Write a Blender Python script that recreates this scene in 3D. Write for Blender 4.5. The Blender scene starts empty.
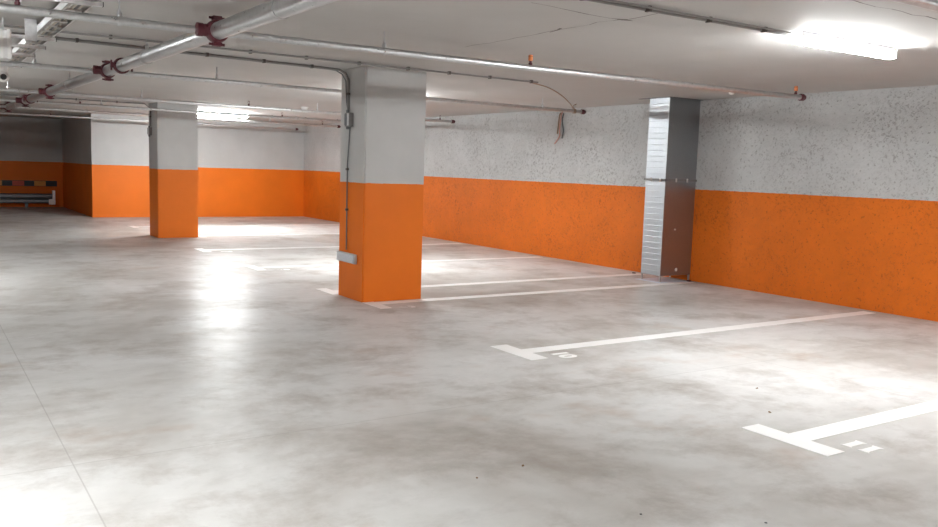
import bpy, bmesh, math, random
from mathutils import Vector, Matrix
random.seed(7)
S = bpy.context.scene
COL = S.collection
# ---------------------------------------------------------------- camera
F_PX, YAW, PITCH, ROLL, CH = 850.254, 0.582439, -0.111146, 0.03153, 1.5
cd = bpy.data.cameras.new('camera'); cam = bpy.data.objects.new('camera', cd); COL.objects.link(cam)
fw = Vector((math.sin(YAW)*math.cos(PITCH), math.cos(YAW)*math.cos(PITCH), math.sin(PITCH)))
rr = fw.cross(Vector((0,0,1))).normalized(); uu = rr.cross(fw)
r2 = rr*math.cos(ROLL)+uu*math.sin(ROLL); u2 = uu*math.cos(ROLL)-rr*math.sin(ROLL)
m = Matrix((r2, u2, -fw)).transposed().to_4x4(); m.translation = (0,0,CH)
cam.matrix_world = m
cd.sensor_width = 36; cd.lens = 36*F_PX/938; cd.clip_end = 200; cd.clip_start = .05
S.camera = cam
# ---------------------------------------------------------------- world, exposure, lamp power
w = bpy.data.worlds.new('world'); S.world = w; w.use_nodes = True
w.node_tree.nodes['Background'].inputs[0].default_value = (0.55,0.57,0.6,1)
w.node_tree.nodes['Background'].inputs[1].default_value = 0.05
S.view_settings.view_transform = 'Standard'; S.view_settings.look = 'None'
S.view_settings.exposure = 2.42; S.view_settings.gamma = 1.0
try: S.view_settings.use_curve_mapping = False
except Exception: pass
LAMP = 55.0      # emission of one batten; the factors are each batten's own output
POWER = dict(right=.74, far=1.75, hidden=1.05, foreground=1.42, aisle=1.35, fill_rear_left=.4, fill_rear_right=.9)
# ---------------------------------------------------------------- dimensions
XR, YB, HB, HC = 9.325, 22.79, 1.308, 2.555
XL, YF, XC, YR = -7.0, -6.0, 3.769, 27.6
PI = math.pi
# ---------------------------------------------------------------- materials
def newmat(name):
    mt = bpy.data.materials.new(name); mt.use_nodes = True
    nt = mt.node_tree; b = nt.nodes['Principled BSDF']
    return mt, nt, b
def N(nt, t, **k):
    n = nt.nodes.new(t)
    for a, v in k.items(): setattr(n, a, v)
    return n
def ramp(nt, src, stops):
    r = N(nt, 'ShaderNodeValToRGB'); e = r.color_ramp.elements
    while len(e) > 2: e.remove(e[-1])
    for i, (p, c) in enumerate(stops):
        el = e[i] if i < 2 else e.new(p)
        el.position = p; el.color = (c[0],c[1],c[2],1) if isinstance(c, tuple) else (c,c,c,1)
    nt.links.new(src, r.inputs[0]); return r.outputs[0]
def noise(nt, scale, detail=3, rough=.5, vec=None, stretch=None, dist=0):
    n = N(nt, 'ShaderNodeTexNoise'); n.inputs['Scale'].default_value = scale
    n.inputs['Detail'].default_value = detail; n.inputs['Roughness'].default_value = rough
    n.inputs['Distortion'].default_value = dist
    if vec is None:
        g = N(nt, 'ShaderNodeNewGeometry'); vec = g.outputs['Position']
    if stretch:
        mp = N(nt, 'ShaderNodeMapping'); mp.inputs['Scale'].default_value = stretch
        nt.links.new(vec, mp.inputs[0]); vec = mp.outputs[0]
    nt.links.new(vec, n.inputs['Vector']); return n.outputs['Fac']
def mix(nt, f, a, b, mode='MIX'):
    x = N(nt, 'ShaderNodeMix', data_type='RGBA', blend_type=mode)
    for i, v in ((0,f),(6,a),(7,b)):
        if isinstance(v, (int,float)): x.inputs[i].default_value = v
        elif isinstance(v, tuple): x.inputs[i].default_value = (*v[:3],1)
        else: nt.links.new(v, x.inputs[i])
    return x.outputs[2]
def math_(nt, op, a, b=None, c=None):
    x = N(nt, 'ShaderNodeMath', operation=op)
    for i, v in enumerate((a,b,c)):
        if v is None: continue
        if isinstance(v, (int,float)): x.inputs[i].default_value = v
        else: nt.links.new(v, x.inputs[i])
    return x.outputs[0]
def bump(nt, b, h, s, d=.01):
    x = N(nt, 'ShaderNodeBump'); x.inputs['Strength'].default_value = s; x.inputs['Distance'].default_value = d
    nt.links.new(h, x.inputs['Height']); nt.links.new(x.outputs[0], b.inputs['Normal'])

def plain(name, col, rough=.5, metal=0, var=.12, scale=30, spec=.5):
    mt, nt, b = newmat(name)
    n = noise(nt, scale, 3)
    c = mix(nt, n, tuple(v*(1-var) for v in col), tuple(min(1,v*(1+var)) for v in col))
    nt.links.new(c, b.inputs['Base Color'])
    b.inputs['Roughness'].default_value = rough; b.inputs['Metallic'].default_value = metal
    b.inputs['Specular IOR Level'].default_value = spec
    return mt

GREY = (.55,.555,.55); ORANGE = (.84,.185,.006)
def twotone(name, rough_wall):
    mt, nt, b = newmat(name)
    g = N(nt, 'ShaderNodeNewGeometry'); s = N(nt, 'ShaderNodeSeparateXYZ'); nt.links.new(g.outputs['Position'], s.inputs[0])
    wob = noise(nt, 14, 2)
    z = math_(nt, 'ADD', s.outputs['Z'], math_(nt, 'MULTIPLY', math_(nt, 'SUBTRACT', wob, .5), .012))
    up = math_(nt, 'GREATER_THAN', z, HB)
    c = mix(nt, up, ORANGE, (.62,.63,.63) if rough_wall else GREY)
    big = ramp(nt, noise(nt, 1.3, 5, .6), [(.3,.88),(.7,1.0)])
    c = mix(nt, 1.0, c, big, 'MULTIPLY')
    if rough_wall:
        # trowelled plaster: short dark pits and gouges gathered in patches
        vor = N(nt, 'ShaderNodeTexVoronoi', feature='DISTANCE_TO_EDGE'); vor.inputs['Scale'].default_value = 19
        wv = N(nt, 'ShaderNodeVectorMath', operation='ADD')
        nz = N(nt, 'ShaderNodeTexNoise'); nz.inputs['Scale'].default_value = 12; nz.inputs['Detail'].default_value = 4
        nt.links.new(g.outputs['Position'], nz.inputs['Vector'])
        sc = N(nt, 'ShaderNodeVectorMath', operation='SCALE'); sc.inputs['Scale'].default_value = .2
        nt.links.new(nz.outputs['Color'], sc.inputs[0])
        nt.links.new(g.outputs['Position'], wv.inputs[0]); nt.links.new(sc.outputs[0], wv.inputs[1])
        nt.links.new(wv.outputs[0], vor.inputs['Vector'])
        edge = ramp(nt, vor.outputs['Distance'], [(.0,1.0),(.10,0.0)])
        brk = ramp(nt, noise(nt, 21, 3, .7), [(.50,0.0),(.58,1.0)])
        patch = ramp(nt, noise(nt, 2.1, 3), [(.40,.12),(.66,.85)])
        yfade = ramp(nt, math_(nt, 'MULTIPLY', s.outputs['Y'], .1), [(.35,.35),(.9,1.0)])
        pits = math_(nt, 'MULTIPLY', math_(nt, 'MULTIPLY', math_(nt, 'MULTIPLY', edge, brk), patch), yfade)
        pn = ramp(nt, noise(nt, 30, 2), [(.30,1.0),(.36,0.0)])
        pits = math_(nt, 'MAXIMUM', pits, math_(nt, 'MULTIPLY', pn, .45))
        dark = mix(nt, 1.0, c, (.34,.28,.26), 'MULTIPLY')
        c = mix(nt, math_(nt, 'MULTIPLY', pits, .9), c, dark)
        mott = ramp(nt, noise(nt, 5, 6, .7), [(.3,.90),(.7,1.0)])
        c = mix(nt, 1.0, c, mott, 'MULTIPLY')
        h = math_(nt, 'SUBTRACT', noise(nt, 9, 6, .65), pits)
        bump(nt, b, h, .8, .015)
        b.inputs['Roughness'].default_value = .6
    else:
        bump(nt, b, noise(nt, 22, 5, .6), .15, .004)
        b.inputs['Roughness'].default_value = .55
    b.inputs['Specular IOR Level'].default_value = .35
    nt.links.new(c, b.inputs['Base Color'])
    return mt

def floor_mat():
    mt, nt, b = newmat('polished_concrete')
    g = N(nt, 'ShaderNodeNewGeometry'); P = g.outputs['Position']
    s = N(nt, 'ShaderNodeSeparateXYZ'); nt.links.new(P, s.inputs[0])
    big = noise(nt, .42, 5, .62, P, dist=.4)
    med = noise(nt, 1.25, 9, .70, P, dist=.15)
    fine = noise(nt, 7, 5, .65, P)
    c = ramp(nt, big, [(.32,(.44,.415,.385)),(.47,(.61,.60,.58)),(.60,(.70,.695,.685))])
    st = ramp(nt, med, [(.48,0.0),(.68,1.0)])
    c = mix(nt, math_(nt, 'MULTIPLY', st, .62), c, (.30,.25,.21))
    wisps = ramp(nt, noise(nt, 2.4, 8, .76, P, stretch=(.6,1.3,1), dist=.2), [(.50,0.0),(.72,1.0)])
    c = mix(nt, math_(nt, 'MULTIPLY', wisps, .30), c, (.30,.28,.26))
    rust = ramp(nt, noise(nt, .9, 4, .6, P, stretch=(1,1.3,1)), [(.60,0.0),(.72,1.0)])
    c = mix(nt, math_(nt, 'MULTIPLY', rust, .45), c, (.40,.27,.19))
    c = mix(nt, 1.0, c, ramp(nt, fine, [(.3,.92),(.7,1.0)]), 'MULTIPLY')
    # saw cuts
    cut = None
    for ax, off, per in (('X', .62, 5.2), ('Y', 4.40, 5.2)):
        v = math_(nt, 'PINGPONG', math_(nt, 'SUBTRACT', s.outputs[ax], off), per/2)
        v = math_(nt, 'LESS_THAN', v, .0035)
        cut = v if cut is None else math_(nt, 'MAXIMUM', cut, v)
    c = mix(nt, math_(nt, 'MULTIPLY', cut, .45), c, (.3,.28,.26))
    nt.links.new(c, b.inputs['Base Color'])
    r = ramp(nt, med, [(.35,.30),(.7,.42)])
    nt.links.new(r, b.inputs['Roughness'])
    b.inputs['Specular IOR Level'].default_value = .3; b.inputs['IOR'].default_value = 1.16
    bump(nt, b, math_(nt, 'ADD', noise(nt, 3.5, 4, .6, P), math_(nt, 'MULTIPLY', fine, .3)), .08, .012)
    return mt

def ceil_mat():
    mt, nt, b = newmat('grey_ceiling_plaster')
    c = ramp(nt, noise(nt, .7, 5, .6), [(.3,(.50,.485,.47)),(.7,(.56,.545,.53))])
    sp = ramp(nt, noise(nt, 11, 3, .7, stretch=(.5,1.6,1)), [(.66,0.0),(.74,1.0)])
    c = mix(nt, math_(nt, 'MULTIPLY', sp, .25), c, (.33,.31,.30))
    nt.links.new(c, b.inputs['Base Color']); b.inputs['Roughness'].default_value = .75
    b.inputs['Specular IOR Level'].default_value = .25
    bump(nt, b, noise(nt, 5, 5, .6, stretch=(.4,1.4,1)), .2, .01)
    return mt

def galv(name, col=(.60,.61,.62), rough=.33, sc=25):
    mt, nt, b = newmat(name)
    n = noise(nt, sc, 4, .6)
    nt.links.new(mix(nt, n, tuple(v*.72 for v in col), tuple(min(1,v*1.2) for v in col)), b.inputs['Base Color'])
    nt.links.new(ramp(nt, n, [(.3,rough*.8),(.7,rough*1.35)]), b.inputs['Roughness'])
    b.inputs['Metallic'].default_value = .92
    return mt

def emit(name, col, s):
    mt, nt, b = newmat(name)
    b.inputs['Base Color'].default_value = (.9,.9,.9,1)
    b.inputs['Emission Color'].default_value = (*col,1); b.inputs['Emission Strength'].default_value = s
    return mt

def paint_mat():
    mt, nt, b = newmat('white_road_paint')
    c = ramp(nt, noise(nt, 4, 5, .6), [(.3,(.90,.90,.89)),(.7,(.96,.96,.95))])
    sp = ramp(nt, noise(nt, 45, 3, .7), [(.68,0.0),(.76,1.0)])
    c = mix(nt, math_(nt, 'MULTIPLY', sp, .5), c, (.60,.57,.54))
    nt.links.new(c, b.inputs['Base Color']); b.inputs['Roughness'].default_value = .4
    return mt

M = dict(
    rwall=twotone('rough_painted_plaster', True), wall=twotone('smooth_painted_plaster', False),
    floor=floor_mat(), ceil=ceil_mat(), crack=plain('dark_crack', (.20,.18,.17), .9),
    galv=galv('galvanised_steel'), duct=galv('duct_sheet_steel', (.50,.53,.56), .46, 60), duct_shade=galv('smooth_shaded_duct_steel', (.36,.37,.385), .36, 90),
    paint=paint_mat(), red=plain('red_coupling_paint', (.085,.012,.02), .5), orangecap=plain('orange_cap_plastic', (.75,.22,.06), .5),
    conduit=plain('grey_conduit', (.23,.22,.215), .45), clip=plain('dark_clip', (.10,.085,.08), .5),
    white=plain('white_plastic', (.78,.78,.77), .35), dark=plain('black_plastic', (.025,.025,.03), .3),
    box=plain('light_grey_box', (.66,.70,.74), .4), boxdk=plain('charcoal_box', (.16,.17,.18), .5),
    housing=plain('lamp_housing', (.62,.63,.64), .4),
    cord=plain('brown_cord', (.32,.22,.15), .6), pinkwire=plain('pink_wire', (.55,.30,.25), .5),
    tray=galv('tray_steel', (.74,.74,.74), .35), cablegrey=plain('beige_cable', (.55,.50,.43), .5),
    sheet=plain('pale_blue_sheet', (.70,.80,.95), .3), rust=plain('dark_red_stone', (.12,.03,.025), .7),
    leaf=plain('dry_leaf', (.22,.12,.05), .7), blackpaint=plain('black_paint', (.03,.03,.032), .5),
    redblock=plain('red_block_paint', (.62,.10,.05), .5), yelblock=plain('ochre_block_paint', (.72,.32,.06), .5),
    beam=galv('barrier_steel', (.24,.25,.27), .5),
)
# ---------------------------------------------------------------- mesh helpers
def V(*a): return Vector(a)
def link(name, bm, mats, parent=None, smooth=False, bevel=0):
    if bevel:
        bmesh.ops.bevel(bm, geom=[e for e in bm.edges], offset=bevel, segments=2, affect='EDGES', profile=.5)
    me = bpy.data.meshes.new(name); bm.normal_update(); bm.to_mesh(me); bm.free()
    for mm in (mats if isinstance(mats, (list,tuple)) else [mats]): me.materials.append(mm)
    if smooth:
        for p in me.polygons: p.use_smooth = True
        if smooth == 'auto':
            me.set_sharp_from_angle(angle=math.radians(40))
    o = bpy.data.objects.new(name, me); COL.objects.link(o)
    if parent: o.parent = parent
    return o
def box(bm, a, b, mi=0):
    x0,y0,z0 = a; x1,y1,z1 = b
    v = [bm.verts.new(p) for p in ((x0,y0,z0),(x1,y0,z0),(x1,y1,z0),(x0,y1,z0),(x0,y0,z1),(x1,y0,z1),(x1,y1,z1),(x0,y1,z1))]
    for f in ((0,3,2,1),(4,5,6,7),(0,1,5,4),(1,2,6,5),(2,3,7,6),(3,0,4,7)):
        bm.faces.new([v[i] for i in f]).material_index = mi
def quad(bm, pts, mi=0):
    bm.faces.new([bm.verts.new(p) for p in pts]).material_index = mi
def tube(bm, pts, r, n=14, mi=0, caps=True):
    pts = [Vector(p) for p in pts]; rings = []; prev = None
    for i, p in enumerate(pts):
        t = (pts[min(i+1,len(pts)-1)]-pts[max(i-1,0)]).normalized()
        if prev is None:
            a = t.cross(V(0,0,1))
            if a.length < .1: a = t.cross(V(0,1,0))
            a.normalize()
        else:
            a = (prev - t*prev.dot(t)).normalized()
        prev = a; b = t.cross(a)
        rad = r[i] if isinstance(r, (list,tuple)) else r
        rings.append([bm.verts.new(p+(a*math.cos(2*PI*k/n)+b*math.sin(2*PI*k/n))*rad) for k in range(n)])
    for i in range(len(rings)-1):
        for k in range(n):
            bm.faces.new((rings[i][k], rings[i][(k+1)%n], rings[i+1][(k+1)%n], rings[i+1][k])).material_index = mi
    if caps:
        bm.faces.new(rings[0][::-1]).material_index = mi; bm.faces.new(rings[-1]).material_index = mi
def prof(bm, p0, axis, steps, n=16, mi=0):   # lathe: steps = [(distance, radius)]
    p0 = Vector(p0); ax = Vector(axis).normalized()
    # tube with duplicate positions allowed: build frame once
    a = ax.cross(V(0,0,1))
    if a.length < .1: a = ax.cross(V(0,1,0))
    a.normalize(); b = ax.cross(a); rings = []
    for d, r in steps:
        rings.append([bm.verts.new(p0+ax*d+(a*math.cos(2*PI*k/n)+b*math.sin(2*PI*k/n))*max(r,1e-4)) for k in range(n)])
    for i in range(len(rings)-1):
        for k in range(n):
            bm.faces.new((rings[i][k], rings[i][(k+1)%n], rings[i+1][(k+1)%n], rings[i+1][k])).material_index = mi
    bm.faces.new(rings[0][::-1]).material_index = mi; bm.faces.new(rings[-1]).material_index = mi
def B(): return bmesh.new()
def tag(o, label, cat, group=None, kind=None):
    if label: o['label'] = label
    if cat: o['category'] = cat
    if group: o['group'] = group
    if kind: o['kind'] = kind
    return o
def thing(name, loc, label, cat, group=None):
    o = bpy.data.objects.new(name, None); o.empty_display_size = .1; COL.objects.link(o); o.location = loc
    return tag(o, label, cat, group)
def struct(name, bm, mats, label):
    o = link(name, bm, mats); o['kind'] = 'structure'; o['label'] = label; return o
def move(bm, v): bmesh.ops.translate(bm, verts=bm.verts, vec=-Vector(v)); return bm   # world coordinates -> parent's local
# ---------------------------------------------------------------- the shell
bm = B(); box(bm, (XL-.2,YF-.2,-.2), (XR+.2,YR+.2,0)); struct('floor', bm, M['floor'], 'stained polished concrete floor of the garage')
bm = B(); box(bm, (XL-.2,YF-.2,HC), (XR+.2,YR+.2,HC+.25))
def crack(pts, wd):
    P = []
    for i in range(len(pts)-1):
        a, b = Vector(pts[i]), Vector(pts[i+1]); n = max(2, int((b-a).length/.12))
        for k in range(n):
            q = a.lerp(b, k/n); P.append(q+V(random.uniform(-.02,.02), random.uniform(-.02,.02)))
    P.append(Vector(pts[-1]))
    for i in range(len(P)-1):
        a, b = P[i], P[i+1]; t = (b-a).normalized(); s = V(-t.y, t.x)*wd*random.uniform(.4,1.3)
        quad(bm, [(a.x-s.x,a.y-s.y,HC-.0008),(a.x+s.x,a.y+s.y,HC-.0008),(b.x+s.x,b.y+s.y,HC-.0008),(b.x-s.x,b.y-s.y,HC-.0008)], 1)
crack([(3.33,4.44),(3.75,4.47),(3.98,4.51),(4.17,4.45)], .006)
crack([(4.17,4.45),(4.11,4.68),(4.12,5.4),(4.10,6.4)], .005)
crack([(4.17,4.45),(4.16,4.15)], .005)
quad(bm, [(4.10,4.50,HC-.001),(4.16,4.44,HC-.001),(4.24,4.46,HC-.001),(4.17,4.50,HC-.001)], 1)
crack([(4.08,5.05),(4.13,5.25)], .014)
crack([(4.3,3.08),(4.66,3.10),(5.6,3.085)], .006)
struct('ceiling', bm, [M['ceil'], M['crack']], 'low grey concrete ceiling with hairline cracks')
bm = B(); box(bm, (XR,YF-.2,0), (XR+.2,YB+.2,HC)); struct('wall_right', bm, M['rwall'], 'rough plaster wall, grey above orange')
bm = B(); box(bm, (XC,YB,0), (XR,YB+.2,HC)); struct('wall_back', bm, M['wall'], 'smooth brightly lit wall at the far end, white above orange')
bm = B(); box(bm, (XC,YB+.2,0), (XC+.2,YR,HC)); struct('wall_recess_side', bm, M['wall'], 'shaded side wall turning into the dark recess')
bm = B(); box(bm, (XL-.2,YR,0), (XC+.2,YR+.2,HC)); struct('wall_far', bm, M['wall'], 'dark end wall of the recess')
bm = B(); box(bm, (XL-.2,YF-.2,0), (XL,YR,HC)); struct('wall_left', bm, M['wall'], 'wall on the far left side')
bm = B(); box(bm, (XL,YF-.2,0), (XR,YF,HC)); struct('wall_front', bm, M['wall'], 'wall behind the viewer')
# ---------------------------------------------------------------- pillars
P1 = (4.111,8.349,.748,.633); P2 = (3.918,16.722,.753,.693)
def pillar(p, label):
    bm = B(); box(bm, (0,0,0), (p[2],p[3],HC-.001))
    es = [e for e in bm.edges if abs(e.verts[0].co.z-e.verts[1].co.z) > 1]
    bmesh.ops.bevel(bm, geom=es, offset=.012, segments=2, affect='EDGES')
    o = link('concrete_pillar', bm, M['wall']); o.location = (p[0],p[1],0)
    tag(o, label, 'pillar', 'two-tone square pillars')
pillar(P1, 'large square pillar nearest the viewer, grey over bright orange, with a box near its foot')
pillar(P2, 'distant square pillar at left, shaded grey over dull burnt orange')
# ---------------------------------------------------------------- floor paint
def flat(bm, x0, y0, x1, y1, z=.003): box(bm, (x0,y0,0.0005), (x1,y1,z))
def tmark(yc, label, x0=4.115, xe=9.2, lo=.29, hi=.29, bw=.135):
    bm = B()
    y0, y1 = yc-lo, yc+hi; s = .075
    pts = [(x0,y0),(x0+bw,y0),(x0+bw,yc-s),(xe,yc-s),(xe,yc+s),(x0+bw,yc+s),(x0+bw,y1),(x0,y1)]
    lo_ = [bm.verts.new((x-x0,y-yc,.0005)) for x,y in pts]; hi_ = [bm.verts.new((x-x0,y-yc,.003)) for x,y in pts]
    bm.faces.new(hi_); bm.faces.new(lo_[::-1])
    for i in range(8): j=(i+1)%8; bm.faces.new((lo_[i],lo_[j],hi_[j],hi_[i]))
    o = link('parking_line', bm, M['paint']); o.location = (x0,yc,0)
    tag(o, label, 'parking line', 'white T-ended parking bay lines')
tmark(2.955, 'white T-ended bay line nearest the viewer, running out of view at right', x0=4.135, xe=9.25, bw=.16)
tmark(5.545, 'white T-ended bay line in the middle of the floor, above the number 10', x0=4.085, bw=.17)
tmark(8.235, 'white bay line along the front foot of the near pillar', x0=4.11, hi=.11, lo=.33)
tmark(9.21, 'white bay line just behind the near pillar, its end poking out left of it', x0=4.05, hi=.28, lo=.22)
tmark(11.70, 'white T-ended bay line, first one wholly beyond the near pillar', x0=4.0)
tmark(14.30, 'white bay line between the two pillars, second beyond the near pillar', x0=4.0)
tmark(17.0, 'thin distant white bay line starting at the foot of the far pillar', x0=4.70)
tmark(19.6, 'faintest white bay line, closest to the far end wall', x0=4.0)
def text_number(s, x, y, size, label):
    cu = bpy.data.curves.new('number_curve', 'FONT'); cu.body = s; cu.size = size; cu.offset = .011; cu.extrude = .001
    cu.align_x = 'CENTER'; cu.align_y = 'CENTER'
    tmp = bpy.data.objects.new('tmp', cu); COL.objects.link(tmp)
    dg = bpy.context.evaluated_depsgraph_get(); me = bpy.data.meshes.new_from_object(tmp.evaluated_get(dg))
    bpy.data.objects.remove(tmp, do_unlink=True)
    me.materials.clear(); me.materials.append(M['paint'])
    o = bpy.data.objects.new('bay_number', me); COL.objects.link(o)
    o.location = (x,y,.0015); o.rotation_euler = (0,0,-PI/2)
    tag(o, label, 'bay number', 'painted bay numbers')
def eleven():
    bm = B()
    for yc in (2.725, 2.62):
        pts = [(4.385,-.042),(4.41,-.028),(4.53,-.028),(4.56,-.042),(4.56,.042),(4.53,.028),(4.41,.028),(4.385,.042)]
        hi_ = [bm.verts.new((.85*(x-4.47),.85*y+yc-2.67,.003)) for x,y in pts]; lo_ = [bm.verts.new((.85*(x-4.47),.85*y+yc-2.67,.0005)) for x,y in pts]
        bm.faces.new(hi_); bm.faces.new(lo_[::-1])
        for i in range(8): j=(i+1)%8; bm.faces.new((lo_[i],lo_[j],hi_[j],hi_[i]))
    o = link('bay_number', bm, M['paint']); o.location = (4.47,2.67,0)
    tag(o, 'small white painted number 11 beside the nearest T mark', 'bay number', 'painted bay numbers')
eleven()
text_number('10', 4.445, 5.30, .21, 'small white painted number 10 beside the middle T mark')
text_number('9', 4.42, 7.90, .23, 'small white painted number 9 at the foot of the near pillar')
text_number('8', 4.36, 11.38, .23, 'tiny white painted number 8 beside the T mark beyond the near pillar')
text_number('7', 4.36, 13.98, .23, 'faint white painted number 7 on the floor between the pillars')
# ---------------------------------------------------------------- lamps
def lamp_fixture(x, y, label, key, L=1.2):
    z = HC; glow = emit('lit_led_diffuser', (.97,1.0,1.0), LAMP*POWER[key]); cap = emit('glowing_end_cap', (.97,1.0,1.0), LAMP*.05*POWER[key])
    t = thing('tube_light', (x,y,z), label, 'ceiling light', 'long LED ceiling battens')
    bm = B()
    pts = [(-.045,0),(.045,0),(.05,-.035),(.042,-.05),(-.042,-.05),(-.05,-.035)]
    a = [bm.verts.new((-L/2,p[0],p[1])) for p in pts]; b = [bm.verts.new((L/2,p[0],p[1])) for p in pts]
    bm.faces.new(a[::-1]); bm.faces.new(b)
    for i in range(6): j=(i+1)%6; bm.faces.new((a[i],a[j],b[j],b[i]))
    bmesh.ops.recalc_face_normals(bm, faces=bm.faces)
    link('housing', bm, M['housing'], t)
    bm = B(); pr = [(.048*math.cos(u), -.045-.042*math.sin(u)) for u in [PI*k/8 for k in range(9)]]
    a = [bm.verts.new((-L/2,p[0],p[1])) for p in pr]; b = [bm.verts.new((L/2,p[0],p[1])) for p in pr]
    bm.faces.new(a); bm.faces.new(b[::-1])
    for i in range(8): bm.faces.new((a[i+1],a[i],b[i],b[i+1]))
    bmesh.ops.recalc_face_normals(bm, faces=bm.faces)
    link('diffuser', bm, glow, t)
    for sx in (-1,1):
        bm = B(); box(bm, (sx*(L/2+.001)-(.012 if sx<0 else 0),-.046,-.082), (sx*(L/2+.001)+(0 if sx<0 else .012),.046,-.004)); link('end_cap', bm, cap, t, bevel=.005)
    return t
lamp_fixture(5.97, 3.97, 'long bright LED batten on the ceiling at upper right', 'right')
lamp_fixture(5.72, 18.75, 'bright LED batten at the far end, seen just right of the distant pillar', 'far')
lamp_fixture(5.90, 11.4, 'lit LED batten hidden behind the near pillar', 'hidden')
lamp_fixture(-.9, 3.2, 'lit LED batten above the foreground floor, left of the viewer', 'foreground')
lamp_fixture(-1.3, 11.4, 'lit LED batten over the left aisle, level with the near pillar', 'aisle')
lamp_fixture(-1.3, -3.6, 'added fill batten behind the viewer, out of view', 'fill_rear_left')  # unseen lamp added to lift the foreground light
lamp_fixture(6.3, -.4, 'unseen added fill batten behind the viewer, on the right', 'fill_rear_right')  # unseen lamp added to even out the light on the right
# ---------------------------------------------------------------- sprinkler pipes
ZP = 2.40
def hanger(t, org, x, y, r, z=ZP):
    bm = B(); n = 18
    for k in range(n):       # flat ring round the pipe
        a0, a1 = 2*PI*k/n, 2*PI*(k+1)/n
        for (ra, rb) in ((r+.001, r+.006),):
            q = [(x-.012,y+ra*math.cos(a0),z+ra*math.sin(a0)),(x+.012,y+ra*math.cos(a0),z+ra*math.sin(a0)),(x+.012,y+ra*math.cos(a1),z+ra*math.sin(a1)),(x-.012,y+ra*math.cos(a1),z+ra*math.sin(a1))]
            w_ = [(x-.012,y+rb*math.cos(a0),z+rb*math.sin(a0)),(x+.012,y+rb*math.cos(a0),z+rb*math.sin(a0)),(x+.012,y+rb*math.cos(a1),z+rb*math.sin(a1)),(x-.012,y+rb*math.cos(a1),z+rb*math.sin(a1))]
            quad(bm, q[::-1]); quad(bm, w_); quad(bm, [q[0],q[3],w_[3],w_[0]]); quad(bm, [q[1],w_[1],w_[2],q[2]])
    prof(bm, (x,y,z+r), (0,0,1), [(0,.017),(.025,.017),(.04,.009),(.05,.009)], 8)
    o = link('hanger', move(bm, org), M['galv'], t)
    bm = B(); tube(bm, [(x,y,z+r+.03),(x,y,HC)], .0055, 8); link('rod', move(bm, org), M['galv'], o)
def head(t, org, x, y, r, cap=None, z=ZP):
    bm = B()
    prof(bm, (x,y,z+r-.003), (0,0,1), [(0,.017),(.02,.017),(.022,.012),(.035,.012)], 8)
    for s in (-1,1): tube(bm, [(x+s*.010,y,z+r+.03),(x+s*.017,y,z+r+.05),(x+s*.004,y,z+r+.072)], .003, 6)
    prof(bm, (x,y,z+r+.072), (0,0,1), [(0,.02),(.003,.022)], 12)
    o = link('sprinkler_head', move(bm, org), M['red'], t)
    if cap:
        bm = B(); prof(bm, (x,y,z+r+.036), (0,0,1), [(0,.020),(.045,.020),(.05,.014)], 12)
        c = link('protective_cap', move(bm, org), M['orangecap'], o, smooth='auto'); c['label'] = 'orange plastic cap'
def branch(y, r, x0, x1, hangs, heads, label, y1=None, capd=True, ym=None):
    y1 = y if y1 is None else y1
    org = (x0,y,ZP)
    t = thing('sprinkler_branch_pipe', org, label, 'pipe', 'galvanised sprinkler branch pipes')
    yy = lambda x: (y+(y1-y)*(x-x0)/(x1-x0)) if ym is None else (ym if x < 4.8 else y1)
    bm = B(); tube(bm, [(x0,y,ZP),(x1,y1,ZP)] if ym is None else [(x0,ym,ZP),(4.7,ym,ZP),(6.2,(ym+y1)/2+.01,ZP),(x1,y1,ZP)], r, 18); link('pipe', move(bm, org), M['galv'], t, smooth='auto')
    if capd:
        bm = B(); prof(bm, (x1-.05,y1,ZP), (1,0,0), [(0,r+.003),(.005,r+.012),(.05,r+.012),(.06,r+.006),(.075,r+.002)], 18)
        c = link('end_cap', move(bm, org), M['red'], t, smooth='auto'); c['label'] = 'dark red end cap'
    for x in hangs: hanger(t, org, x, yy(x), r)
    for x in heads: head(t, org, x, yy(x), r, cap=(heads[x]))
X0 = -6.5
branch(6.12, .027, X0, 8.33, [-1.5,1.20,3.17], {.60:None,4.62:'o',8.20:'o'}, 'sprinkler branch pipe crossing in front of the top of the near pillar', 6.015, ym=6.13)
branch(9.66, .025, X0, 8.52, [-1.5,1.10,2.96,7.72], {.3:None,}, 'sprinkler branch pipe just behind the near pillar, with brown cord tied at its end', 9.93)
branch(13.35, .024, X0, 8.92, [-1.5,1.2,3.03,6.0], {4.75:None,8.6:None}, 'sprinkler branch pipe midway between the pillars, shining white beside the near pillar', 14.25)
branch(16.2, .023, X0, 8.85, [-1.5,2.9], {2.55:None,6.3:None}, 'sprinkler branch pipe running across the front of the distant pillar top', 16.62)
branch(18.25, .024, X0, 8.64, [1.0,3.0,6.9], {4.6:None,8.2:None}, 'sprinkler branch pipe beside the far lamp, second from the end wall', 18.95)
branch(21.75, .022, X0, 8.70, [1.2,5.0], {2.75:None,5.9:None}, 'sprinkler branch pipe closest to the far end wall')
branch(2.44, .028, 3.0, 9.1, [5.6,8.2], {7.4:None}, 'sprinkler pipe clipped by the upper right corner of the picture')
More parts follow.
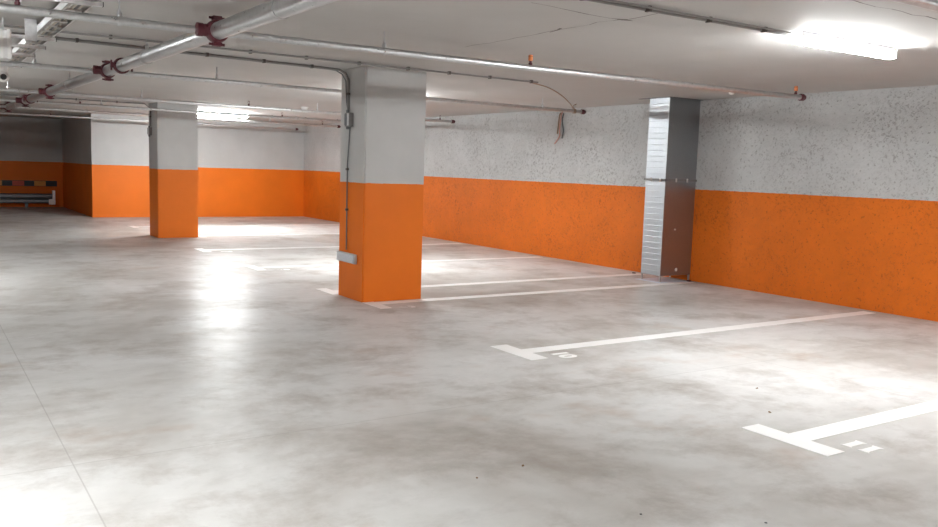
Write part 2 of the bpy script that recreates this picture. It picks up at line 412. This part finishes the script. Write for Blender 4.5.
# main pipe
RM = .060
def xm(y): return 1.835-.0163*(y-6.1)
mo = (xm(-5.5),-5.5,ZP)
t = thing('sprinkler_main_pipe', mo, 'thick galvanised sprinkler main running diagonally under the ceiling at upper left, with red couplings', 'pipe')
bm = B(); tube(bm, [(xm(-5.5),-5.5,ZP),(xm(22.2),22.2,ZP)], RM, 32); link('pipe', move(bm, mo), M['galv'], t, smooth='auto')
md = Vector((xm(1)-xm(0),1,0)).normalized()
def coupling(y, wd=.04, tee=False):
    x = xm(y); bm = B()
    prof(bm, V(x,y,ZP)-md*wd, md, [(0,RM+.002),(.004,RM+.014),(.018,RM+.019),(wd*2-.018,RM+.019),(wd*2-.004,RM+.014),(wd*2,RM+.002)], 28)
    sides = ((0,1),(0,-1)) if tee else ((1,0),(-1,0))
    for sx, sz in ((1,1),(-1,-1)):        # bolt pads on opposite sides
        c = V(x+(0 if tee else sx*(RM+.03)), y, ZP+(sz*(RM+.03) if tee else 0))
        d = (.030,wd*.6,.013) if tee else (.016,wd*.6,.024)
        box(bm, (c.x-d[0],c.y-d[1],c.z-d[2]), (c.x+d[0],c.y+d[1],c.z+d[2]))
    o = link('coupling', move(bm, mo), M['red'], t, smooth='auto'); o['label'] = 'dark red grooved coupling'
    for s in (1,-1):
        bm = B()
        if tee: tube(bm, [(x-.055,y,ZP+s*(RM+.03)),(x+.055,y,ZP+s*(RM+.03))], .009, 8)
        else: tube(bm, [(x+s*(RM+.036),y,ZP-.05),(x+s*(RM+.036),y,ZP+.05)], .009, 8)
        link('bolt', move(bm, mo), M['red'], o)
    if tee:
        for s in (-1,):
            bm = B(); prof(bm, (x+s*(RM+.005),y,ZP), (s,0,0), [(0,.045),(.03,.042),(.035,.046),(.075,.046),(.08,.030)], 18)
            link('outlet', move(bm, mo), M['red'], o, smooth='auto')
for y in (6.09,9.70,13.6,16.25,18.75): coupling(y, .045, True)
for y in (9.05,15.6,2.2): coupling(y, .032)
bm = B(); prof(bm, V(xm(22.2),22.2,ZP)-md*.03, md, [(0,RM+.012),(.06,RM+.012),(.075,RM-.01)], 24); link('end_cap', move(bm, mo), M['red'], t)
for y in (1.0,4.9,8.05,12.0,17.2,20.6):
    x = xm(y); bm = B(); prof(bm, V(x,y,ZP)-md*.013, md, [(0,RM+.001),(0,RM+.006),(.026,RM+.006),(.026,RM+.001)], 28)
    prof(bm, (x,y,ZP+RM), (0,0,1), [(0,.018),(.03,.018),(.045,.009)], 8)
    o = link('hanger', move(bm, mo), M['galv'], t)
    bm = B(); tube(bm, [(x,y,ZP+RM+.03),(x,y,HC)], .006, 8); link('rod', move(bm, mo), M['galv'], o)
# ---------------------------------------------------------------- conduits
def conduit(pts, r, clips, label, name='conduit', mat='conduit'):
    org = pts[0]; t = thing(name, org, label, 'conduit', 'thin electrical conduits')
    bm = B(); tube(bm, pts, r, 10); link('pipe', move(bm, org), M[mat], t, smooth='auto')
    for c in clips:
        bm = B()
        if c[3] == 'z': box(bm, (c[0]-.012,c[1]-r-.012,c[2]-r-.006), (c[0]+.012,c[1]+r+.012,HC-.0006))
        else: box(bm, (c[0]-r-.006,c[1]-r-.012,c[2]-.012), ((P1[0] if c[0]>4 else P2[0])-.0006,c[1]+r+.012,c[2]+.012))
        link('clip', move(bm, org), M['clip'], t, bevel=.003)
zc = HC-.020
conduit([(-3,4.05,zc),(5.35,4.03,zc)], .010, [(x,4.015,zc,'z') for x in (.9,1.6,2.3,2.85,3.4,3.94,4.5,5.07)], 'conduit running along the ceiling into the bright batten at upper right')
conduit([(-3,3.985,zc),(5.35,3.965,zc)], .007, [], 'slim cable beside the conduit feeding the bright upper right batten')
conduit([(.3,8.02,zc),(2.5,8.03,zc),(6.25,8.13,zc)], .010, [(x,8.02+.11*(x-.3)/5.95,zc,'z') for x in (.9,1.5,2.1,2.75,3.32,3.9,4.48,5.0,5.55,6.15)], 'conduit passing along the ceiling just in front of the near pillar top')
pb = P1[0]-.014
conduit([(-2,8.45,zc),(1.0,8.47,zc),(3.9,8.75,zc),(3.99,8.755,zc-.004),(4.06,8.76,zc-.035),(pb,8.76,zc-.1),(pb,8.755,2.10)], .013,
        [(x,8.47+.28*(x-1)/2.9,zc,'z') for x in (1.3,1.9,2.5,3.1,3.65)]+[(pb,8.757,2.28,'x')], 'conduit that bends down the left face of the near pillar to its switch')
conduit([(-2,8.52,zc),(1.0,8.55,zc),(3.88,8.82,zc),(3.97,8.822,zc-.004),(4.05,8.825,zc-.04),(pb,8.825,zc-.11),(pb,8.80,2.2),(pb,8.70,1.93),(pb,8.755,1.5),(pb,8.75,.545)], .007,
        [(pb,8.757,1.45,'x'),(pb,8.753,1.0,'x')], 'thin black cable going down the near pillar to the low grey box', mat='boxdk')
pc = P2[0]-.014
conduit([(-2,17.20,zc),(3.8,17.2,zc),(pc,17.2,zc-.08),(pc,17.2,2.12)], .013, [(x,17.2,zc,'z') for x in (1.9,2.6,3.3)]+[(pc,17.2,2.3,'x')], 'conduit that bends down the left face of the distant pillar')
conduit([(-2,18.75,zc),(5.12,18.75,zc)], .012, [(x,18.75,zc,'z') for x in (1.6,2.4,3.2,4.0,4.9)], 'conduit feeding the far lamp beside the distant pillar')
conduit([(6.32,18.75,zc),(9.2,18.75,zc)], .012, [(x,18.75,zc,'z') for x in (6.9,7.7,8.5)], 'conduit leaving the far lamp toward the right wall')
conduit([(-2,11.4,zc),(5.30,11.4,zc)], .011, [(x,11.4,zc,'z') for x in (1.6,2.4,3.2,4.0,4.9)], 'conduit leading to the batten hidden behind the near pillar')
# boxes on the pillars
def switch_box(px, y, z, label):
    t = thing('switch_box', (px,y,z), label, 'switch box', 'switch boxes on the pillars')
    bm = B(); box(bm, (-.055,-.06,-.075), (-.0005,.06,.075)); link('housing', bm, M['conduit'], t, bevel=.006)
    bm = B(); box(bm, (-.062,.0,-.06), (-.052,.05,.065)); link('rocker', bm, M['boxdk'], t, bevel=.003)
    bm = B(); prof(bm, (-.03,.03,.074), (0,0,1), [(0,.018),(.03,.018),(.035,.012)], 12); link('cable_gland', bm, M['boxdk'], t)
    bm = B(); prof(bm, (-.03,.03,-.105), (0,0,1), [(0,.013),(.01,.018),(.031,.018)], 12); link('cable_gland', bm, M['boxdk'], t)
    bm = B(); box(bm, (-.058,-.052,-.066), (-.054,-.008,.066)); link('cover_plate', bm, M['housing'], t)
switch_box(P1[0], 8.70, 1.995, 'small grey switch box high on the left face of the near pillar')
switch_box(P2[0], 17.2, 2.02, 'tiny dark switch box high on the left face of the distant pillar')
t = thing('emergency_light', (P1[0],8.725,.462), 'pale grey oblong emergency light box low on the left face of the near pillar', 'emergency light')
bm = B(); box(bm, (-.036,-.235,-.055), (-.0005,.235,.055)); link('housing', bm, M['housing'], t, bevel=.01)
bm = B(); box(bm, (-.046,-.215,-.043), (-.037,.215,.043)); link('lens', bm, M['box'], t, bevel=.007)
for sy in (-.2265,.2265):
    for sz in (-.04,.04):
        bm = B(); prof(bm, (-.035,sy,sz), (-1,0,0), [(0,.006),(.006,.006)], 8); link('screw', bm, M['galv'], t)
# ---------------------------------------------------------------- duct on the right wall
dx, dy0, dy1, dz = 8.72, 8.38, 8.755, .09
org = (9.0,8.57,0)
t = thing('ventilation_duct', org, 'tall galvanised sheet metal air duct standing against the right wall, ribbed bright left side', 'air duct')
bm = B()
box(bm, (dx,dy0,dz), (XR-.001,dy1,HC-.001)); bm.faces.ensure_lookup_table()
for f in bm.faces:
    if f.normal.y < -.5 or (f.calc_center_median().y < dy0+.001): f.material_index = 1  # near face takes a darker copy of the steel; its shade is in the colour
zz = dz+.06; k = 0
while zz < HC-.05:
    if abs(zz-1.43) > .05:
        h = .005 if k%3 else .008
        prof_ = [(dx,zz-h),(dx-.002,zz),(dx,zz+h)]
        a = [bm.verts.new((p[0],dy0+.008,p[1])) for p in prof_]; b = [bm.verts.new((p[0],dy1-.008,p[1])) for p in prof_]
        for i in range(2): bm.faces.new((a[i],a[i+1],b[i+1],b[i]))
        bm.faces.new(a[::-1]); bm.faces.new(b)
    zz += .08; k += 1
bmesh.ops.recalc_face_normals(bm, faces=bm.faces)
link('duct_body', move(bm, org), [M['duct'], M['duct_shade']], t)
bm = B()
for (a, b) in (((dx-.022,dy0-.022,1.415),(dx-.0005,dy1+.02,1.445)), ((dx-.022,dy0-.022,1.415),(XR-.001,dy0-.0005,1.445))): box(bm, a, b)
fl = link('flange', move(bm, org), M['conduit'], t)
for p in ((dx-.03,8.45),(dx-.03,8.62),(8.9,dy0-.03),(9.12,dy0-.03)):
    bm = B(); prof(bm, (p[0],p[1],1.40), (0,0,1), [(0,.010),(.008,.012),(.05,.012),(.055,.008)], 8); link('bolt', move(bm, org), M['tray'], fl)
for x, z, r in ((8.96,.74,.014),(9.03,.17,.024)):
    bm = B(); prof(bm, (x,dy0-.0005,z), (0,-1,0), [(0,r),(.006,r),(.010,r*.5)], 12); link('plug', move(bm, org), M['white'], t)
for y_ in (dy0, dy1-.02):      # feet
    for x_ in (dx+.005, XR-.03):
        bm = B(); box(bm, (x_,y_,0.0045), (x_+.02,y_+.02,dz)); link('foot', move(bm, org), M['galv'], t)
bm = B()
z = HC-.006
for (a, b) in (((dx-.05,dy0-.05,z),(dx-.002,dy1+.18,HC-.0005)), ((dx-.002,dy0-.05,z),(XR-.001,dy0-.002,HC-.0005))): box(bm, a, b)
link('ceiling_slot', move(bm, org), M['dark'], t)  # black strips stand in for the shade in the ceiling slot round the duct
bm = B(); quad(bm, [(8.66,8.31,.0005),(9.20,8.31,.0005),(9.20,8.80,.0005),(8.66,8.80,.0005)])
ex = bmesh.ops.extrude_face_region(bm, geom=list(bm.faces)); bmesh.ops.translate(bm, verts=[v for v in ex['geom'] if isinstance(v, bmesh.types.BMVert)], vec=(0,0,.004))
bmesh.ops.recalc_face_normals(bm, faces=bm.faces)
o = link('floor_plate', bm, M['sheet']); tag(o, 'pale bluish sheet lying on the floor under the air duct', 'sheet')
# ---------------------------------------------------------------- cable tray, camera, detectors
org = (.87,4.0,2.42)
t = thing('cable_tray', org, 'galvanised cable ladder tray hanging in the upper left corner', 'cable tray')
ya, yb = 3.0, 10.95
for x in (.885,1.015):
    bm = B()
    box(bm, (x-.0015,ya,2.466), (x+.0015,yb,2.521)); box(bm, (x-.0015,ya,2.466), (x+.014,yb,2.469)); box(bm, (x-.0015,ya,2.518), (x+.014,yb,2.521))
    link('side_rail', move(bm, org), M['tray'], t)
y = ya+.1
while y < yb:
    bm = B(); box(bm, (.8885,y-.014,2.470), (1.012,y+.014,2.480)); link('rung', move(bm, org), M['tray'], t); y += .30
for y in (4.6,5.89,6.56,7.94,8.60,9.38,10.6):
    bm = B(); box(bm, (.62,y-.016,2.440), (1.052,y+.016,2.465)); s = link('support_strut', move(bm, org), M['tray'], t)
    bm = B(); box(bm, (1.053,y-.017,2.438), (1.058,y+.017,2.467)); link('strut_end', move(bm, org), M['dark'], s)
    for x in (.66,1.040):
        bm = B(); tube(bm, [(x,y,2.465),(x,y,HC)], .005, 8); link('rod', move(bm, org), M['galv'], s)
for i, (x, z, r, mt) in enumerate(((.912,2.491,.009,'cablegrey'),(.932,2.489,.007,'white'),(.953,2.491,.009,'cablegrey'),(.974,2.490,.008,'boxdk'),(.994,2.489,.007,'cablegrey'))):
    bm = B(); P = [(x+.003*math.sin(k*1.3+i*2), ya+.15+k*.48, z) for k in range(17)]; o_ = P[0]
    tube(bm, P, r, 8); o = link('cable', move(bm, o_), M[mt], smooth='auto'); o.location = o_
    tag(o, None, 'cable', 'cables lying in the ladder tray')
    o['label'] = ['beige cable along the left rail of the upper left tray','white cable in the upper left tray, second from its left rail','beige cable running down the middle of the upper left tray','dark cable in the upper left tray','beige cable along the right rail of the upper left tray'][i]
bm = B(); box(bm, (.79,7.60,2.39), (.875,7.606,HC-.001)); box(bm, (.79,7.606,HC-.007),(.875,7.66,HC-.001)); box(bm, (.79,7.606,2.39),(.875,7.66,2.396))
t2 = link('bracket_plate', move(bm, org), M['galv'], t)
# vertical trunking piece left of the tray
org = (.65,7.7,2.3)
t = thing('metal_trunking', org, 'bright sheet metal trunking end at the left edge, beside the tray', 'trunking')
bm = B(); box(bm, (.60,7.63,2.24), (.70,7.90,2.455)); link('casing', move(bm, org), M['tray'], t, bevel=.004)
bm = B(); box(bm, (.62,7.612,2.235), (.638,7.629,2.46)); box(bm, (.668,7.612,2.235), (.690,7.629,2.46)); link('flange', move(bm, org), M['white'], t)
for y in (7.70,7.86):
    bm = B(); tube(bm, [(.65,y,2.455),(.65,y,HC)], .006, 8); link('rod', move(bm, org), M['galv'], t)
cc = V(.93,11.15,2.36)
t = thing('security_camera', (cc.x,cc.y,HC), 'white turret security camera with dark round lens at the left edge under the ceiling', 'security camera')
bm = B(); prof(bm, (0,0,-.001), (0,0,-1), [(0,.06),(.02,.062),(.07,.05),(.13,.045)], 20); link('mount', bm, M['white'], t, smooth='auto')
bm = B(); bmesh.ops.create_uvsphere(bm, u_segments=24, v_segments=14, radius=.062); bmesh.ops.translate(bm, verts=bm.verts, vec=(0,0,-.185)); link('housing', bm, M['white'], t, smooth=True)
d = (V(0,0,1.5)-cc).normalized(); bm = B(); prof(bm, V(0,0,-.185)+d*.045, d, [(0,.034),(.02,.034),(.024,.028)], 20); link('lens', bm, M['dark'], t, smooth='auto')
def detector(x, y, r, label):
    t = thing('smoke_detector', (x,y,HC), label, 'smoke detector', 'white ceiling detectors')
    bm = B(); prof(bm, (0,0,-.0005), (0,0,-1), [(0,r),(.012,r),(.016,r*.85)], 24); link('base', bm, M['white'], t, smooth='auto')
    bm = B(); prof(bm, (0,0,-.0175), (0,0,-1), [(0,r*.8),(.02,r*.75),(.032,r*.5),(.036,r*.2)], 24); link('cap', bm, M['white'], t, smooth='auto')
detector(6.26, 15.3, .075, 'white dome smoke detector on the ceiling left of the near pillar, toward the far lamp')
detector(8.50, 7.15, .045, 'small white disc on the ceiling above and right of the air duct')
# ---------------------------------------------------------------- cord and loose wires
def curve_pts(ctrl, n=8):
    C = [Vector(c) for c in ctrl]; C = [C[0]*2-C[1]]+C+[C[-1]*2-C[-2]]; out = []
    for i in range(1, len(C)-2):
        for k in range(n):
            u = k/n; out.append(.5*((2*C[i])+(C[i+1]-C[i-1])*u+(2*C[i-1]-5*C[i]+4*C[i+1]-C[i+2])*u*u+(3*C[i]-C[i-1]-3*C[i+1]+C[i+2])*u**3))
    out.append(C[-2]); return out
bm = B(); P = curve_pts([(6.15,8.13,2.528),(6.61,8.39,2.52),(7.12,8.76,2.485),(7.75,9.33,2.445),(8.20,9.80,2.425),(8.30,9.90,2.43)])
tube(bm, P, .0075, 8)
for k in range(3):
    tube(bm, [(8.30+k*.018, 9.915+.031*math.cos(a), 2.40+.031*math.sin(a)) for a in [2*PI*j/14 for j in range(15)]], .006, 6)
tube(bm, curve_pts([(8.30,9.885,2.43),(8.25,9.86,2.47),(8.32,9.87,2.50)]), .006, 6)
o_ = tuple(P[0]); o = link('cord', move(bm, o_), M['cord'], smooth='auto'); o.location = o_
tag(o, 'brown cord drooping from the ceiling and tied round a pipe end', 'cord')
for i, (ctrl, mt, lab) in enumerate((
    ([(9.325,11.46,2.49),(9.29,11.45,2.43),(9.29,11.47,2.25),(9.30,11.50,2.14)], 'cord', 'brown wire dangling out of the right wall, leftmost of the loose pair'),
    ([(9.325,11.42,2.50),(9.285,11.40,2.42),(9.28,11.42,2.22),(9.30,11.44,2.10),(9.30,11.56,1.97)], 'pinkwire', 'pinkish wire dangling longest out of the right wall'),
    ([(9.325,11.38,2.48),(9.28,11.36,2.36),(9.29,11.33,2.2),(9.30,11.37,2.06)], 'boxdk', 'dark wire end dangling out of the right wall'))):
    bm = B(); P = curve_pts(ctrl, 6); tube(bm, P, .012, 8); o_ = tuple(P[0])
    o = link('loose_wire', move(bm, o_), M[mt], smooth='auto'); o.location = o_; tag(o, lab, 'wire', 'loose wires on the right wall')
# ---------------------------------------------------------------- barrier in the recess
org = (.5,27.0,0)
t = thing('guard_rail', org, 'low dull steel guard rail across the dark recess at far left', 'guard rail')
bm = B()
pr = [(0,.13),(-.05,.16),(-.05,.23),(0,.27),(-.05,.31),(-.05,.38),(0,.41),(.02,.41),(.02,.13)]
a = [bm.verts.new((-3.0,27+p[0],p[1])) for p in pr]; b = [bm.verts.new((3.40,27+p[0],p[1])) for p in pr]
bm.faces.new(a); bm.faces.new(b[::-1])
for i in range(9): j=(i+1)%9; bm.faces.new((a[i],b[i],b[j],a[j]))
bmesh.ops.recalc_face_normals(bm, faces=bm.faces); link('rail', move(bm, org), M['beam'], t)
for x in (-2.9,-1.0,.9,2.7):
    bm = B(); box(bm, (x,27.021,0.0005), (x+.08,27.09,.36)); link('post', move(bm, org), M['beam'], t)
bm = B(); box(bm, (3.401,26.93,.10), (3.47,27.05,.50)); e = link('end_post', move(bm, org), M['tray'], t); e['label'] = 'brighter steel end post'
bm = B(); box(bm, (3.30,26.90,.10), (3.40,26.945,.26)); link('end_bracket', move(bm, org), M['tray'], t)
org = (.5,27.5,.6)
t = thing('hazard_board', org, 'black wall bumper with red and ochre blocks in the dark recess', 'bumper board')
bm = B(); box(bm, (-3.0,27.53,.60), (3.6,27.599,.76)); link('board', move(bm, org), M['blackpaint'], t)
x = -2.6; k = 0
while x < 3.3:
    bm = B(); box(bm, (x,27.515,.61), (x+.30,27.529,.75)); link('block', move(bm, org), M['redblock' if k%2 else 'yelblock'], t); x += .56; k += 1
# ---------------------------------------------------------------- bits on the floor
def crumb(name, x, y, r, mt, lab, cat):
    bm = B(); bmesh.ops.create_icosphere(bm, subdivisions=2, radius=r)
    for v in bm.verts: v.co *= random.uniform(.7,1.2); v.co.z *= .35
    mz = min(v.co.z for v in bm.verts); bmesh.ops.translate(bm, verts=bm.verts, vec=(0,0,-mz))
    o = link(name, bm, M[mt]); o.location = (x,y,0.0005); tag(o, lab, cat)
def leaf(x, y, s, lab):
    bm = B(); n = 10; ang = random.uniform(0,6.28)
    top = []
    for k in range(n):
        a = 2*PI*k/n; px, py = s*math.cos(a), s*.5*math.sin(a)*(1+.3*math.cos(3*a))
        q = Matrix.Rotation(ang,2)@Vector((px,py)); top.append(bm.verts.new((q.x,q.y,.003+.35*abs(px))))
    c = bm.verts.new((0,0,.0015))
    for k in range(n): bm.faces.new((top[k],top[(k+1)%n],c))
    ex = bmesh.ops.extrude_face_region(bm, geom=list(bm.faces)); bmesh.ops.translate(bm, verts=[v for v in ex['geom'] if isinstance(v, bmesh.types.BMVert)], vec=(0,0,.001))
    bmesh.ops.recalc_face_normals(bm, faces=bm.faces)
    o = link('dry_leaf', bm, M['leaf']); o.location = (x,y,0); tag(o, lab, 'leaf', 'dry leaf scraps on the floor')
leaf(4.57,3.37,.016, 'dry brown leaf scrap between the middle and nearest T marks, lower of two')
leaf(5.01,3.82,.014, 'dry brown leaf scrap between the middle and nearest T marks, upper of two')
leaf(2.56,3.33,.012, 'tiny dark scrap on the foreground floor, right of centre bottom')
leaf(2.26,3.30,.009, 'tiny dark scrap on the foreground floor near bottom centre')
crumb('pebble', 3.08,2.25,.007, 'dark', 'tiny black pebble at the bottom edge of the floor', 'pebble')
crumb('pebble', 2.66,2.59,.006, 'dark', 'tiny dark pebble low on the floor, centre right', 'pebble')
crumb('pebble', 9.10,9.28,.03, 'dark', 'small dark lump on the floor just left of the air duct', 'pebble')
crumb('stone', 9.22,8.30,.035, 'rust', 'dark red stone on the floor at the right foot of the air duct', 'stone')
